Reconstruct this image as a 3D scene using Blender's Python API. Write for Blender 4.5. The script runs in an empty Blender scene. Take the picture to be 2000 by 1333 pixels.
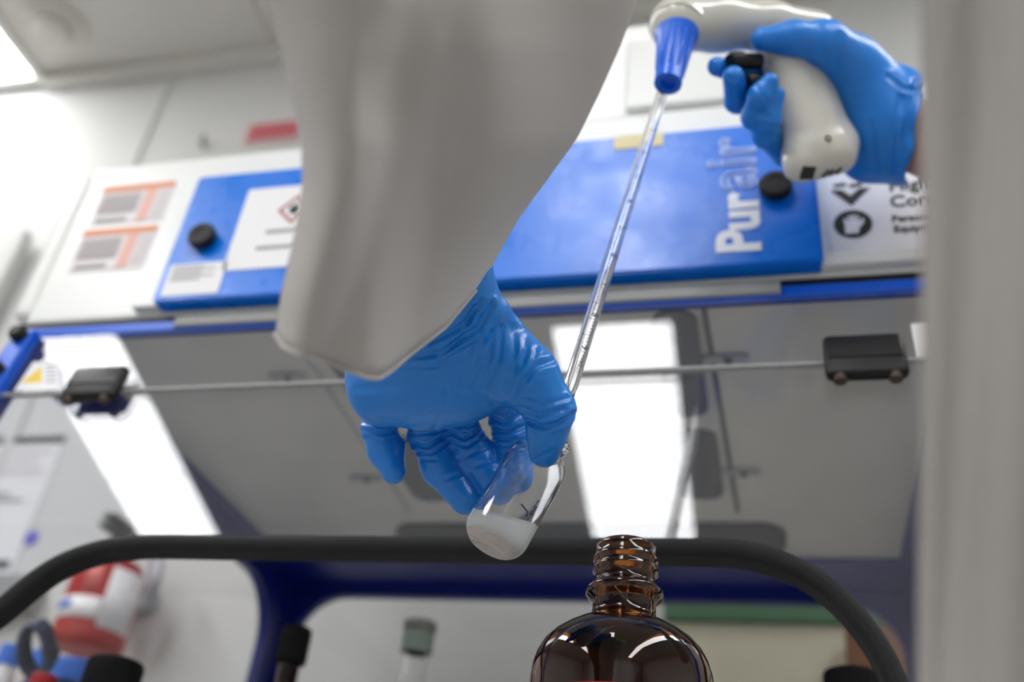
import bpy, bmesh, math, random
import numpy as np
from mathutils import Vector, Matrix
random.seed(4)
SC = bpy.context.scene
COL = SC.collection

# ------------------------------------------------------------------ camera
CAM = np.array([0.0, 0.0, 0.98])
FPX = 1944.0                                    # 35 mm lens on a 36 mm wide frame, 2000 px
YAW, PITCH, ROLL = -0.295015, 0.599890, 0.122504
cy, sy, cp, sp = math.cos(YAW), math.sin(YAW), math.cos(PITCH), math.sin(PITCH)
FW = np.array([sy*cp, cy*cp, sp]); R0 = np.array([cy, -sy, 0.0]); U0 = np.cross(R0, FW)
RI = R0*math.cos(ROLL)+U0*math.sin(ROLL); UP = -R0*math.sin(ROLL)+U0*math.cos(ROLL)
cam = bpy.data.cameras.new('camera'); co = bpy.data.objects.new('camera', cam); COL.objects.link(co)
cam.sensor_width = 36; cam.lens = 35; cam.clip_start = 0.01
co.matrix_world = Matrix(((RI[0], UP[0], -FW[0], CAM[0]), (RI[1], UP[1], -FW[1], CAM[1]), (RI[2], UP[2], -FW[2], CAM[2]), (0, 0, 0, 1)))
cam.dof.use_dof = True; cam.dof.focus_distance = 0.460; cam.dof.aperture_fstop = 5.0
SC.camera = co
# ------------------------------------------------------------------ world, exposure
w = bpy.data.worlds.new('world'); SC.world = w; w.use_nodes = True
w.node_tree.nodes['Background'].inputs[0].default_value = (0.9, 0.95, 1, 1)
w.node_tree.nodes['Background'].inputs[1].default_value = 0.25
SC.view_settings.view_transform = 'Standard'; SC.view_settings.look = 'None'
SC.view_settings.gamma = 1; SC.view_settings.use_curve_mapping = False
SC.view_settings.exposure = 0.0
STRIP = 14.3                                     # radiance of the ceiling strip lights

# ------------------------------------------------------------------ maths helpers
def D(px, py, dep):                             # a point seen at this pixel, at this depth (m)
    return CAM+(RI*(px-1000)/FPX+UP*(666.5-py)/FPX+FW)*dep
def PL(px, py, pt, n):                          # where the ray of a pixel meets a plane of the place
    d = RI*(px-1000)/FPX+UP*(666.5-py)/FPX+FW; n = np.array(n, float)
    return CAM+d*(np.dot(np.array(pt)-CAM, n)/np.dot(d, n))
def C3(px, py, dep):                            # camera-aligned local coordinates
    return np.array([(px-1000)/FPX*dep, (666.5-py)/FPX*dep, dep])
def W3(v):
    v = np.asarray(v); return CAM+v[..., 0:1]*RI+v[..., 1:2]*UP+v[..., 2:3]*FW

# ------------------------------------------------------------------ materials
def mat(name, col=(.8, .8, .8), rough=.5, metal=0, emit=0, spec=.5, coat=0, noise=None, bump=None, sheen=0, sss=0, trans=0, ior=1.5):
    m = bpy.data.materials.new(name); m.use_nodes = True; nt = m.node_tree; b = nt.nodes['Principled BSDF']
    b.inputs['Base Color'].default_value = (*col, 1); b.inputs['Roughness'].default_value = rough
    b.inputs['Metallic'].default_value = metal; b.inputs['Specular IOR Level'].default_value = spec
    b.inputs['Coat Weight'].default_value = coat; b.inputs['IOR'].default_value = ior
    b.inputs['Sheen Weight'].default_value = sheen; b.inputs['Transmission Weight'].default_value = trans
    if sss: b.inputs['Subsurface Weight'].default_value = sss; b.inputs['Subsurface Radius'].default_value = (.004, .004, .006); b.inputs['Subsurface Scale'].default_value = 1.0
    if emit: b.inputs['Emission Color'].default_value = (*col, 1); b.inputs['Emission Strength'].default_value = emit
    tc = nt.nodes.new('ShaderNodeTexCoord')
    if noise:                                   # (scale, amount, what)
        n = nt.nodes.new('ShaderNodeTexNoise'); n.inputs['Scale'].default_value = noise[0]; n.inputs['Detail'].default_value = 5
        nt.links.new(tc.outputs['Object'], n.inputs['Vector'])
        r = nt.nodes.new('ShaderNodeMapRange'); a = noise[1]
        if noise[2] == 'rough':
            r.inputs[3].default_value = rough-a; r.inputs[4].default_value = rough+a
            r.inputs[1].default_value = .3; r.inputs[2].default_value = .7
            nt.links.new(n.outputs[0], r.inputs[0]); nt.links.new(r.outputs[0], b.inputs['Roughness'])
        else:
            mx = nt.nodes.new('ShaderNodeMix'); mx.data_type = 'RGBA'
            mx.inputs[6].default_value = (*[c*(1-a) for c in col], 1); mx.inputs[7].default_value = (*[min(1, c*(1+a)) for c in col], 1)
            nt.links.new(n.outputs[0], mx.inputs[0]); nt.links.new(mx.outputs[2], b.inputs['Base Color'])
    if bump:                                    # (scale, strength, distance, stretch)
        n = nt.nodes.new('ShaderNodeTexNoise'); n.inputs['Scale'].default_value = bump[0]; n.inputs['Detail'].default_value = 4
        mp = nt.nodes.new('ShaderNodeMapping'); mp.inputs['Scale'].default_value = bump[3] if len(bump) > 3 else (1, 1, 1)
        nt.links.new(tc.outputs['Object'], mp.inputs[0]); nt.links.new(mp.outputs[0], n.inputs['Vector'])
        bp = nt.nodes.new('ShaderNodeBump'); bp.inputs['Strength'].default_value = bump[1]; bp.inputs['Distance'].default_value = bump[2]
        nt.links.new(n.outputs[0], bp.inputs['Height']); nt.links.new(bp.outputs[0], b.inputs['Normal'])
    return m
def pane_mat(name, tint=(1, 1, 1), haze=0.0):   # clear acrylic: transparent, Fresnel mirror, a little haze
    m = bpy.data.materials.new(name); m.use_nodes = True; nt = m.node_tree; nt.nodes.clear()
    o = nt.nodes.new('ShaderNodeOutputMaterial'); t = nt.nodes.new('ShaderNodeBsdfTransparent'); g = nt.nodes.new('ShaderNodeBsdfGlossy')
    t.inputs[0].default_value = (*tint, 1); g.inputs['Roughness'].default_value = 0.0
    f = nt.nodes.new('ShaderNodeFresnel')       # same mirror strength on both faces of the thin pane
    ge = nt.nodes.new('ShaderNodeNewGeometry'); mr = nt.nodes.new('ShaderNodeMapRange'); mr.inputs[3].default_value = 1.5; mr.inputs[4].default_value = 1/1.5
    nt.links.new(ge.outputs['Backfacing'], mr.inputs[0]); nt.links.new(mr.outputs[0], f.inputs[0])
    mx = nt.nodes.new('ShaderNodeMixShader'); nt.links.new(f.outputs[0], mx.inputs[0]); nt.links.new(t.outputs[0], mx.inputs[1]); nt.links.new(g.outputs[0], mx.inputs[2])
    last = mx
    if haze:
        d = nt.nodes.new('ShaderNodeBsdfDiffuse'); d.inputs[0].default_value = (.9, .92, 1, 1)
        m2 = nt.nodes.new('ShaderNodeMixShader'); m2.inputs[0].default_value = haze
        nt.links.new(mx.outputs[0], m2.inputs[1]); nt.links.new(d.outputs[0], m2.inputs[2]); last = m2
    nt.links.new(last.outputs[0], o.inputs[0]); return m
def glass_mat(name, col, rough=0, ior=1.48, absorb=None):
    m = bpy.data.materials.new(name); m.use_nodes = True; nt = m.node_tree; b = nt.nodes['Principled BSDF']
    b.inputs['Base Color'].default_value = (*col, 1); b.inputs['Roughness'].default_value = rough; b.inputs['Transmission Weight'].default_value = 1; b.inputs['IOR'].default_value = ior
    if absorb:
        a = nt.nodes.new('ShaderNodeVolumeAbsorption'); a.inputs[0].default_value = (*absorb[0], 1); a.inputs[1].default_value = absorb[1]
        nt.links.new(a.outputs[0], nt.nodes['Material Output'].inputs['Volume'])
    return m
M = dict(
 sheet=mat('pale_sheet', (.78, .74, .74), .55), rose=mat('rose_print', (.80, .46, .40), .6), paletext=mat('pale_text_print', (.66, .60, .61), .6),
 faded=mat('faded_red_print', (.62, .16, .14), .5),
 wall=mat('wall_paint', (.62, .62, .61), .6), ceiling=mat('ceiling_board', (.62, .60, .56), .7, noise=(3, .05, 'col')),
 floor=mat('grey_vinyl', (.36, .36, .36), .35, noise=(8, .15, 'col')), bench=mat('bench_laminate', (.34, .34, .335), .35),
 hoodwhite=mat('white_powder_coat', (.80, .81, .79), .32, bump=(600, .05, .0005)), hoodgrey=mat('grey_lining', (.50, .475, .43), .4, noise=(14, .12, 'col')),
 blue=mat('blue_steel', (.001, .10, .66), .3, spec=.4, bump=(500, .08, .0004)), doorblue=mat('blue_door', (.0, .165, .74), .30, spec=.55, noise=(28, .08, 'rough'), bump=(130, .25, .0008)),
 navy=mat('navy_steel', (.001, .008, .16), .4), pane=pane_mat('clear_acrylic', (.97, .98, 1), .015), pane2=pane_mat('clear_side_acrylic'),
 black=mat('black_plastic', (.004, .004, .0045), .4, spec=.3, bump=(900, .3, .0004)), rubber=mat('grained_rubber', (.009, .0095, .010), .5, spec=.28, bump=(1500, .9, .0010)),
 knob=mat('matt_black_knob', (.006, .006, .0065), .5, spec=.3), white=mat('white_label_paper', (.8, .8, .82), .5), print=mat('black_print', (.01, .01, .01), .6),
 letter=mat('white_lettering', (.8, .82, .85), .45), orange=mat('orange_print', (.75, .30, .17), .6), pink=mat('pale_pink_print', (.72, .50, .48), .6), greyprint=mat('grey_print', (.58, .53, .54), .6),
 yellow=mat('yellow_print', (.8, .55, .02), .5), tape=mat('masking_tape', (.75, .68, .42), .7), palegrey=mat('pale_grey_plastic', (.58, .565, .50), .22, coat=.5),
 glove=mat('blue_nitrile', (.006, .205, .68), .30, bump=(260, .3, .001, (1, 2.2, 1)), sss=.12),
 glove2=mat('blue_nitrile_far', (.006, .20, .68), .34, bump=(180, .3, .0012), sss=.12),
 coat=mat('white_coat_cotton', (.425, .40, .375), .85, sheen=.2, bump=(1500, .15, .0004)), skin=mat('skin', (.62, .36, .27), .5, sss=.2),
 nozzle=mat('royal_blue_silicone', (.002, .125, .74), .3), glass=glass_mat('clear_glass', (1, 1, 1)), amber=glass_mat('amber_glass', (.17, .048, .003), 0, 1.5),
 milky=mat('milky_suspension', (.97, .96, .93), .3, sss=.6), sediment=mat('pinkish_sediment', (.86, .71, .65), .5, noise=(1100, .28, 'col')),
 red=mat('red_paint', (.34, .004, .007), .5), silver=mat('grey_metal', (.35, .35, .38), .35, metal=.6), green=mat('green_edge', (.11, .23, .13), .5),
 cream=mat('cream_laminate', (.84, .79, .62), .5), wood=mat('brown_carton', (.22, .09, .04), .7), trunk=mat('grey_trunking', (.30, .30, .29), .5),
 darkglass=glass_mat('dark_brown_glass', (.06, .018, .004), 0, 1.5), navyplastic=mat('navy_plastic', (.02, .03, .09), .4), skyplastic=mat('bright_blue_plastic', (.02, .16, .7), .4),
 light=mat('strip_diffuser', (1, 1, 1), .5, emit=STRIP), ink=mat('pipette_ink', (.02, .02, .05), .5), redink=mat('red_ink', (.7, .05, .03), .5), fluid=glass_mat('clear_liquid', (1, 1, 1), 0, 1.33),
 slot=mat('dark_grey_gasket', (.06, .06, .065), .5), cap=mat('black_cap', (.002, .002, .002), .55, spec=.15), greencap=mat('green_plastic', (.30, .36, .31), .5))

M['milky'].node_tree.nodes['Principled BSDF'].inputs['Subsurface Weight'].default_value = 1
M['milky'].node_tree.nodes['Principled BSDF'].inputs['Subsurface Radius'].default_value = (.022, .021, .020)
# ------------------------------------------------------------------ object helpers
def link(name, me, m=None, parent=None, smooth=False):
    o = bpy.data.objects.new(name, me); COL.objects.link(o)
    if m: me.materials.append(m)
    if smooth:
        for p in me.polygons: p.use_smooth = True
    if parent: o.parent = parent; o.matrix_parent_inverse = parent_inv(parent)
    return o
def parent_inv(p):
    mw = Matrix.Identity(4); q = p
    while q: mw = Matrix.LocRotScale(q.location, q.rotation_euler, q.scale) @ mw if q is p else mw; q = None
    return mw.inverted()
def tag(o, label, cat, group=None):
    o['label'] = label; o['category'] = cat
    if group: o['group'] = group
    return o
def structure(o): o['kind'] = 'structure'; return o
def thing(name, label, cat, loc=(0, 0, 0), group=None):
    o = bpy.data.objects.new(name, None); COL.objects.link(o); o.location = Vector([float(v) for v in loc]); o.empty_display_size = .02
    return tag(o, label, cat, group)
def mesh_of(verts, faces, name='m'):
    me = bpy.data.meshes.new(name); me.from_pydata([tuple(float(c) for c in v) for v in verts], [], [tuple(int(i) for i in f) for f in faces]); me.update(); return me
def from_bm(bm, name='m'):
    bmesh.ops.recalc_face_normals(bm, faces=bm.faces)
    me = bpy.data.meshes.new(name); bm.to_mesh(me); bm.free(); return me
def box_bm(lo, hi, bev=0, seg=2, bm=None):
    b = bmesh.new(); r = bmesh.ops.create_cube(b, size=1)
    for v in b.verts: v.co = Vector([lo[i]+(v.co[i]+.5)*(hi[i]-lo[i]) for i in range(3)])
    if bev: bmesh.ops.bevel(b, geom=b.edges[:], offset=bev, segments=seg, profile=.5, affect='EDGES')
    return b
def box(name, lo, hi, m, parent=None, bev=.002, seg=2):
    return link(name, from_bm(box_bm(lo, hi, bev, seg)), m, parent, False)
def rel(lo, hi): return (lo[0], lo[1], lo[2]+CAM[2]), (hi[0], hi[1], hi[2]+CAM[2])   # heights given above the camera
def rbox(name, lo, hi, m, parent=None, bev=.002, seg=2): return box(name, *rel(lo, hi), m, parent, bev, seg)
def frame_of(org, u, v):
    u = Vector([float(c) for c in u]).normalized(); v = Vector([float(c) for c in v]); v = (v-u*v.dot(u)).normalized(); n = u.cross(v)
    o = Vector([float(c) for c in org]); return Matrix(((u[0], v[0], n[0], o[0]), (u[1], v[1], n[1], o[1]), (u[2], v[2], n[2], o[2]), (0, 0, 0, 1)))
def plate(name, outer, holes, mtx, th, m, parent=None, bev=0):
    """a plate of thickness th cut from 2D outlines; mtx puts its plane in the place, it grows along +n"""
    bm = bmesh.new(); es = []
    for lp in [outer]+holes:
        vs = [bm.verts.new((x, y, 0)) for x, y in lp]
        for i in range(len(vs)): es.append(bm.edges.new((vs[i], vs[(i+1) % len(vs)])))
    bmesh.ops.triangle_fill(bm, edges=es, use_beauty=True, use_dissolve=False)
    r = bmesh.ops.extrude_face_region(bm, geom=bm.faces[:])
    for g in r['geom']:
        if isinstance(g, bmesh.types.BMVert): g.co.z += th
    if bev:
        ee = [e for e in bm.edges if len(e.link_faces) == 2 and e.calc_face_angle(0) > .8 and abs(e.verts[0].co.z-e.verts[1].co.z) < 1e-6]
        bmesh.ops.bevel(bm, geom=ee, offset=bev, segments=2, affect='EDGES')
    bm.transform(mtx); return link(name, from_bm(bm), m, parent)
def rrect(x0, y0, x1, y1, r, n=8, corners=(1, 1, 1, 1)):
    pts = []
    for k, (cx_, cy_, a0) in enumerate(((x1-r, y1-r, 0), (x0+r, y1-r, 90), (x0+r, y0+r, 180), (x1-r, y0+r, 270))):
        if not corners[k]: pts.append((x1 if k in (0, 3) else x0, y1 if k in (0, 1) else y0)); continue
        for i in range(n+1):
            a = math.radians(a0+90*i/n); pts.append((cx_+r*math.cos(a), cy_+r*math.sin(a)))
    return pts
def lathe_me(prof, axis0, axis1, n=64):
    """profile (t, r) about the line axis0->axis1, t in metres along it"""
    a = np.array(axis0, float); d = np.array(axis1, float)-a; d /= np.linalg.norm(d)
    h = np.array([1, 0, 0]) if abs(d[0]) < .8 else np.array([0, 1, 0]); e1 = np.cross(d, h); e1 /= np.linalg.norm(e1); e2 = np.cross(d, e1)
    V, F, rings = [], [], []
    for t, r in prof:
        if r < 1e-6: rings.append([len(V)]); V.append(a+d*t); continue
        rings.append(list(range(len(V), len(V)+n)))
        for i in range(n):
            q = 2*math.pi*i/n; V.append(a+d*t+(e1*math.cos(q)+e2*math.sin(q))*r)
    for A, B in zip(rings, rings[1:]):
        for i in range(n):
            j = (i+1) % n
            if len(A) == 1 and len(B) == 1: continue
            if len(A) == 1: F.append((A[0], B[j], B[i]))
            elif len(B) == 1: F.append((A[i], A[j], B[0]))
            else: F.append((A[i], A[j], B[j], B[i]))
    me = mesh_of(V, F); bm = bmesh.new(); bm.from_mesh(me); bmesh.ops.recalc_face_normals(bm, faces=bm.faces); bm.to_mesh(me); bm.free(); return me
def lathe(name, prof, a0, a1, m, parent=None, n=64, smooth=True, sharp=35):
    o = link(name, lathe_me(prof, a0, a1, n), m, parent, smooth)
    if smooth and sharp: o.data.set_sharp_from_angle(angle=math.radians(sharp))
    return o
def sweep_me(pts, sec, closed=False, up=None):
    """sweep a closed 2D section along points; up = fixed second axis"""
    P = [np.array(p, float) for p in pts]; V, F = [], []; n = len(sec); u = np.array(up, float) if up is not None else None
    for i, p in enumerate(P):
        t = P[min(i+1, len(P)-1)]-P[max(i-1, 0)]; t /= np.linalg.norm(t)
        if u is None:
            h = np.array([0, 0, 1.]) if abs(t[2]) < .9 else np.array([1., 0, 0]); a = np.cross(t, h); a /= np.linalg.norm(a); b = np.cross(a, t)
        else: b = u/np.linalg.norm(u); a = np.cross(t, b); a /= np.linalg.norm(a)
        for x, y in sec: V.append(p+a*x+b*y)
    for i in range(len(P)-1):
        for j in range(n): F.append((i*n+j, i*n+(j+1) % n, (i+1)*n+(j+1) % n, (i+1)*n+j))
    F.append(tuple(range(n-1, -1, -1))); F.append(tuple(range((len(P)-1)*n, len(P)*n)))
    return mesh_of(V, F)
def circle(r, n=12): return [(r*math.cos(2*math.pi*i/n), r*math.sin(2*math.pi*i/n)) for i in range(n)]
def smoothpath(pts, n=8):
    P = [np.array(p, float) for p in pts]; P = [2*P[0]-P[1]]+P+[2*P[-1]-P[-2]]; out = []
    for i in range(1, len(P)-2):
        for k in range(n):
            t = k/n; a, b, c, d = P[i-1:i+3]; out.append(.5*((2*b)+(-a+c)*t+(2*a-5*b+4*c-d)*t*t+(-a+3*b-3*c+d)*t**3))
    out.append(P[-2]); return out
def text(name, s, size, mtx, m, parent=None, ext=.0003, bold=0.0, outline=0, fit=None, align='LEFT'):
    c = bpy.data.curves.new('t', 'FONT'); c.body = s; c.size = size; c.extrude = ext; c.offset = bold; c.resolution_u = 4; c.align_x = align
    if outline: c.fill_mode = 'NONE'; c.extrude = 0; c.bevel_depth = outline; c.bevel_resolution = 1
    t = bpy.data.objects.new('t', c); COL.objects.link(t); dg = bpy.context.evaluated_depsgraph_get(); dg.update()
    me = bpy.data.meshes.new_from_object(t.evaluated_get(dg)); bpy.data.objects.remove(t); bpy.data.curves.remove(c)
    if fit:
        xs = [v.co.x for v in me.vertices]; ys = [v.co.y for v in me.vertices]; sx = fit[0]/(max(xs)-min(xs)) if fit[0] else 1; s2 = fit[1]/(max(ys)-min(ys)) if fit[1] else sx
        for v in me.vertices: v.co.x = (v.co.x-min(xs))*sx; v.co.y = v.co.y*s2
    me.transform(mtx); me.materials.clear(); return link(name, me, m, parent)

# signed-distance modelling: tapered limbs blended into one skin, then meshed by surface nets
def rc(a, ra, b, rb, k=.004): return (np.array(a), ra, np.array(b), rb, k)
def px_chain(pts, k=.004):                      # [(px, py, depth, radius in px)]
    o = []
    for p, q in zip(pts, pts[1:]): o.append(rc(C3(*p[:3]), p[3]*p[2]/FPX, C3(*q[:3]), q[3]*q[2]/FPX, k))
    return o
def sdf_eval(P, prims):
    d = None
    for a, ra, b, rb, k in prims:
        ab = b-a; L = max(ab@ab, 1e-12); t = np.clip(((P-a)@ab)/L, 0, 1)
        e = np.linalg.norm(P-a-t[..., None]*ab, axis=-1)-(ra+(rb-ra)*t)
        if d is None: d = e
        else:
            h = np.clip(.5+.5*(d-e)/k, 0, 1); d = d*(1-h)+e*h-k*h*(1-h)
    return d
def surface_nets(f, lo, hi, h):
    ax = [np.arange(lo[i], hi[i]+h, h) for i in range(3)]; G = np.stack(np.meshgrid(*ax, indexing='ij'), -1).astype(np.float32)
    V = np.concatenate([f(G[i:i+8]) for i in range(0, G.shape[0], 8)], 0)
    nx, ny, nz = V.shape; ins = V < 0
    acc = np.zeros((nx-1, ny-1, nz-1, 3), np.float32); cnt = np.zeros((nx-1, ny-1, nz-1), np.float32)
    for axis in range(3):
        for da in (0, 1):
            for db in (0, 1):
                o = [0, 0, 0]; oth = [k for k in range(3) if k != axis]; o[oth[0]] = da; o[oth[1]] = db; e = list(o); e[axis] = 1
                s0 = tuple(slice(o[k], o[k]+(nx, ny, nz)[k]-1) for k in range(3)); s1 = tuple(slice(e[k], e[k]+(nx, ny, nz)[k]-1) for k in range(3))
                a, b = V[s0], V[s1]; c = (a < 0) != (b < 0); t = np.where(c, a/np.where(c, a-b, 1), 0)
                p = np.zeros(c.shape+(3,), np.float32)
                for k in range(3): p[..., k] = o[k]
                p[..., axis] = t; acc += p*c[..., None]; cnt += c
    act = cnt > 0; idx = -np.ones(act.shape, int); idx[act] = np.arange(act.sum()); ijk = np.argwhere(act)
    verts = (ijk+acc[act]/cnt[act][:, None])*h+np.array(lo); F = []
    for axis in range(3):
        sl0 = [slice(1, -1)]*3; sl1 = [slice(1, -1)]*3; sl0[axis] = slice(0, -1); sl1[axis] = slice(1, None)
        A, B = ins[tuple(sl0)], ins[tuple(sl1)]; c = np.argwhere(A != B)
        off = np.array([1, 1, 1]); off[axis] = 0; c = c+off; u, v = [k for k in range(3) if k != axis]
        def cell(du, dv):
            q = c.copy(); q[:, u] -= du; q[:, v] -= dv; return idx[q[:, 0], q[:, 1], q[:, 2]]
        quad = np.stack([cell(1, 1), cell(0, 1), cell(0, 0), cell(1, 0)], 1); flip = ins[c[:, 0], c[:, 1], c[:, 2]]
        if axis == 1: flip = ~flip
        quad[~flip] = quad[~flip][:, ::-1]; F.append(quad)
    F = np.concatenate(F); F = F[(F >= 0).all(1)]; return verts, F
def sdf_obj(name, prims, h, m, parent, cut=None, creases=(), tweak=None):
    A = np.array([p[0]-p[1] for p in prims]+[p[2]-p[3] for p in prims]); B = np.array([p[0]+p[1] for p in prims]+[p[2]+p[3] for p in prims])
    lo, hi = A.min(0)-.008, B.max(0)+.008
    def f(P):
        d = sdf_eval(P, prims)
        if tweak: d = tweak(P, d)
        return d
    v, F = surface_nets(f, lo, hi, h)
    e = 5e-4; g = np.stack([f(v+np.eye(3)[k]*e)-f(v-np.eye(3)[k]*e) for k in range(3)], -1); g /= np.linalg.norm(g, axis=1)[:, None]+1e-9
    if len(creases):                            # folds of the glove, pressed into the near side of the skin
        X = v[:, 0]/v[:, 2]*FPX+1000; Y = 666.5-v[:, 1]/v[:, 2]*FPX; face = np.clip(-g[:, 2]*1.6+.25, 0, 1); dz = np.zeros(len(v))
        for c in creases:
            pts, amp, sig = np.array(c[0], float), c[1], c[2]; dlim = c[3] if len(c) > 3 else (0, 9)
            dd = np.full(len(v), 1e9)
            for p, q in zip(pts, pts[1:]):
                t = np.clip(((X-p[0])*(q[0]-p[0])+(Y-p[1])*(q[1]-p[1]))/((q-p)@(q-p)), 0, 1)
                dd = np.minimum(dd, np.hypot(X-p[0]-t*(q[0]-p[0]), Y-p[1]-t*(q[1]-p[1])))
            sig = sig*.85; dz += amp*.00112*(np.exp(-(dd/sig)**2)-.5*np.exp(-((dd-2.0*sig)/sig)**2))*((v[:, 2] > dlim[0]) & (v[:, 2] < dlim[1]))
        v = v-g*(dz*face)[:, None]
    me = mesh_of(W3(v), F); bm = bmesh.new(); bm.from_mesh(me); bmesh.ops.recalc_face_normals(bm, faces=bm.faces); bm.to_mesh(me); bm.free()
    return link(name, me, m, parent, True)
#SPLIT
# ------------------------------------------------------------------ room (heights in metres above the floor)
CZ = CAM[2]+1.85; WY = 1.367; BZ = .92
def S_(name, lo, hi, m, bev=0): return structure(box(name, lo, hi, m, None, bev))
S_('floor', (-3.4, -3.6, -.1), (2.6, WY+.1, 0), M['floor'])
S_('ceiling', (-3.4, -3.6, CZ), (2.6, WY+.1, CZ+.1), M['ceiling'])
S_('wall_back', (-3.4, WY, 0), (2.6, WY+.1, CZ), M['wall'])
S_('wall_left', (-3.5, -3.6, 0), (-3.4, WY+.1, CZ), M['wall'])
S_('wall_right', (2.6, -3.6, 0), (2.7, WY+.1, CZ), M['wall'])
S_('wall_front', (-3.4, -3.7, 0), (2.6, -3.6, CZ), M['wall'])
S_('trim_1', (-1.712, WY-.035, CZ-.035), (2.6, WY, CZ), M['ceiling'], .004)         # cove where wall meets ceiling
S_('trim_2', (-1.372, WY-.006, BZ), (-1.352, WY, CZ-.035), M['wall'], .002)         # joint between wall panels
for i, x in enumerate((-1.09, -.10, 1.0)):
    S_('trim_%d' % (i+3), (x-.012, -3.6, CZ-.008), (x+.012, WY-.035, CZ), M['ceiling'])    # ceiling grid
# strip lights in the ceiling
for lab, x0, x1, y0, y1 in (('long white ceiling strip light over the left end of the hood, reaching the back wall', -2.02, -1.735, -3.2, WY-.04),
                            ('white ceiling strip light seen mirrored in the middle of the hood sash', -.50, -.205, -3.2, -.43),
                            ('unseen white ceiling strip light added right of the fume hood, extended to brighten the wall', .95, 1.23, -3.2, 1.25)):  # third strip is added out of view, run long to light up the wall
    t = thing('ceiling_light', lab, 'ceiling light', (x0, y0, CZ), 'ceiling strip lights')
    for j in range(2):
        ya, yb = y0+(y1-y0)*j/2+.01, y0+(y1-y0)*(j+1)/2-.01
        box('diffuser', (x0, ya, CZ-.014), (x1, yb, CZ-.004), M['light'], t, .002)
    bm = bmesh.new(); bm.free()
    plate('light_frame', [(x0-.02, y0-.02), (x1+.02, y0-.02), (x1+.02, y1+.02), (x0-.02, y1+.02)], [[(x0, y0), (x1, y0), (x1, y1), (x0, y1)]], Matrix.Translation((0, 0, CZ-.018)), .018, M['hoodwhite'], t)
t = thing('smoke_detector', 'round white detector on the grey ceiling beside the light', 'smoke detector', (-1.585, 1.2, CZ))
lathe('base', [(0, 0), (0, .07), (.012, .07), (.014, .06), (.014, 0)], (-1.585, 1.2, CZ), (-1.585, 1.2, CZ-1), M['ceiling'], t)
lathe('dome', [(0, .045), (.02, .045), (.032, .034), (.036, 0)], (-1.585, 1.2, CZ-.014), (-1.585, 1.2, CZ-1), M['ceiling'], t)
# trunking, hook and red sign on the back wall
o = link('cable_trunking', sweep_me([(-1.535, WY-.03, CAM[2]+1.30), (-1.54, WY-.03, CAM[2]+.85)], rrect(-.015, -.02, .015, .02, .006)), M['wall']); tag(o, 'grey vertical cable trunking on the white wall, far left', 'trunking')
o = link('wall_hook', sweep_me([(-1.188, WY, CAM[2]+1.552), (-1.188, WY-.015, CAM[2]+1.552), (-1.188, WY-.018, CAM[2]+1.572)], circle(.006)), M['trunk']); tag(o, 'small dark hook on the wall above the hood fascia', 'hook')
a = D(0, 0, 1); t = thing('red_wall_sign', 'small blurred red sign on the wall above the hood, left of the sleeve', 'sign', (-1.02, WY, CAM[2]+1.57))
box('sign_board', (-1.09, WY-.008, CAM[2]+1.545), (-.95, WY, CAM[2]+1.605), M['pink'], t); 
for k in range(3): box('red_band', (-1.08, WY-.011, CAM[2]+1.552+k*.017), (-.96, WY-.007, CAM[2]+1.562+k*.017), mat('red_band', (.6, .08, .12), .6) if k == 0 else bpy.data.materials['red_band'], t, 0)
# paper notice on the wall, seen through the side of the hood
x0, x1, z0, z1 = -1.50, -1.243, CAM[2]+.53, CAM[2]+.812
t = thing('wall_notice', 'white printed notice with black header bar on the wall behind the hood', 'notice', (x0, WY, z0))
box('sheet', (x0, WY-.003, z0), (x1, WY, z1), M['white'], t, 0)
box('header_bar', (x0, WY-.0045, z1-.018), (x1, WY-.003, z1-.003), M['print'], t, 0)
box('footer_bar', (x0, WY-.0045, z0+.02), (x1-.01, WY-.003, z0+.035), M['print'], t, 0)
for k, (zz, ln, m) in enumerate(((.245, .22, 'greyprint'), (.225, .2, 'greyprint'), (.205, .22, 'greyprint'), (.16, .17, 'trunk'), (.148, .2, 'trunk'), (.11, .12, 'navyplastic'), (.075, .16, 'greyprint'))):
    box('text_line', (x0+.02, WY-.0045, z0+zz-.003), (x0+.02+ln, WY-.003, z0+zz+.003), M[m], t, 0)
p = PL(62, 1052, (0, WY, 0), (0, 1, 0)); o = lathe('round_sticker', [(0, 0), (0, .014), (.003, .013), (.003, 0)], p, p-np.array([0, 1, 0]), mat('violet_ink', (.12, .1, .6), .5)); tag(o, 'small round violet sticker on the white wall beside the notice', 'sticker')
o = box('wall_ledge', (-2.2, WY-.06, CAM[2]+.47), (-1.16, WY, CAM[2]+.52), M['trunk'], None, .004); tag(o, 'grey ledge along the wall below the printed notice', 'ledge')
# bench
t = thing('lab_bench', 'pale grey laboratory bench under the fume hood', 'bench', (-.3, .8, 0))
box('worktop', (-2.4, .05, BZ-.04), (1.6, WY-.012, BZ), M['bench'], t, .004); box('cabinet', (-2.38, .10, .1), (1.58, WY-.02, BZ-.04), M['hoodwhite'], t, .004)
for k in range(4): box('bench_door', (-2.34+k*.97, .082, .14), (-1.42+k*.97, .1, BZ-.08), M['hoodwhite'], t, .003)
box('plinth', (-2.3, .16, 0), (1.5, WY-.05, .1), M['trunk'], t, 0)

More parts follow.
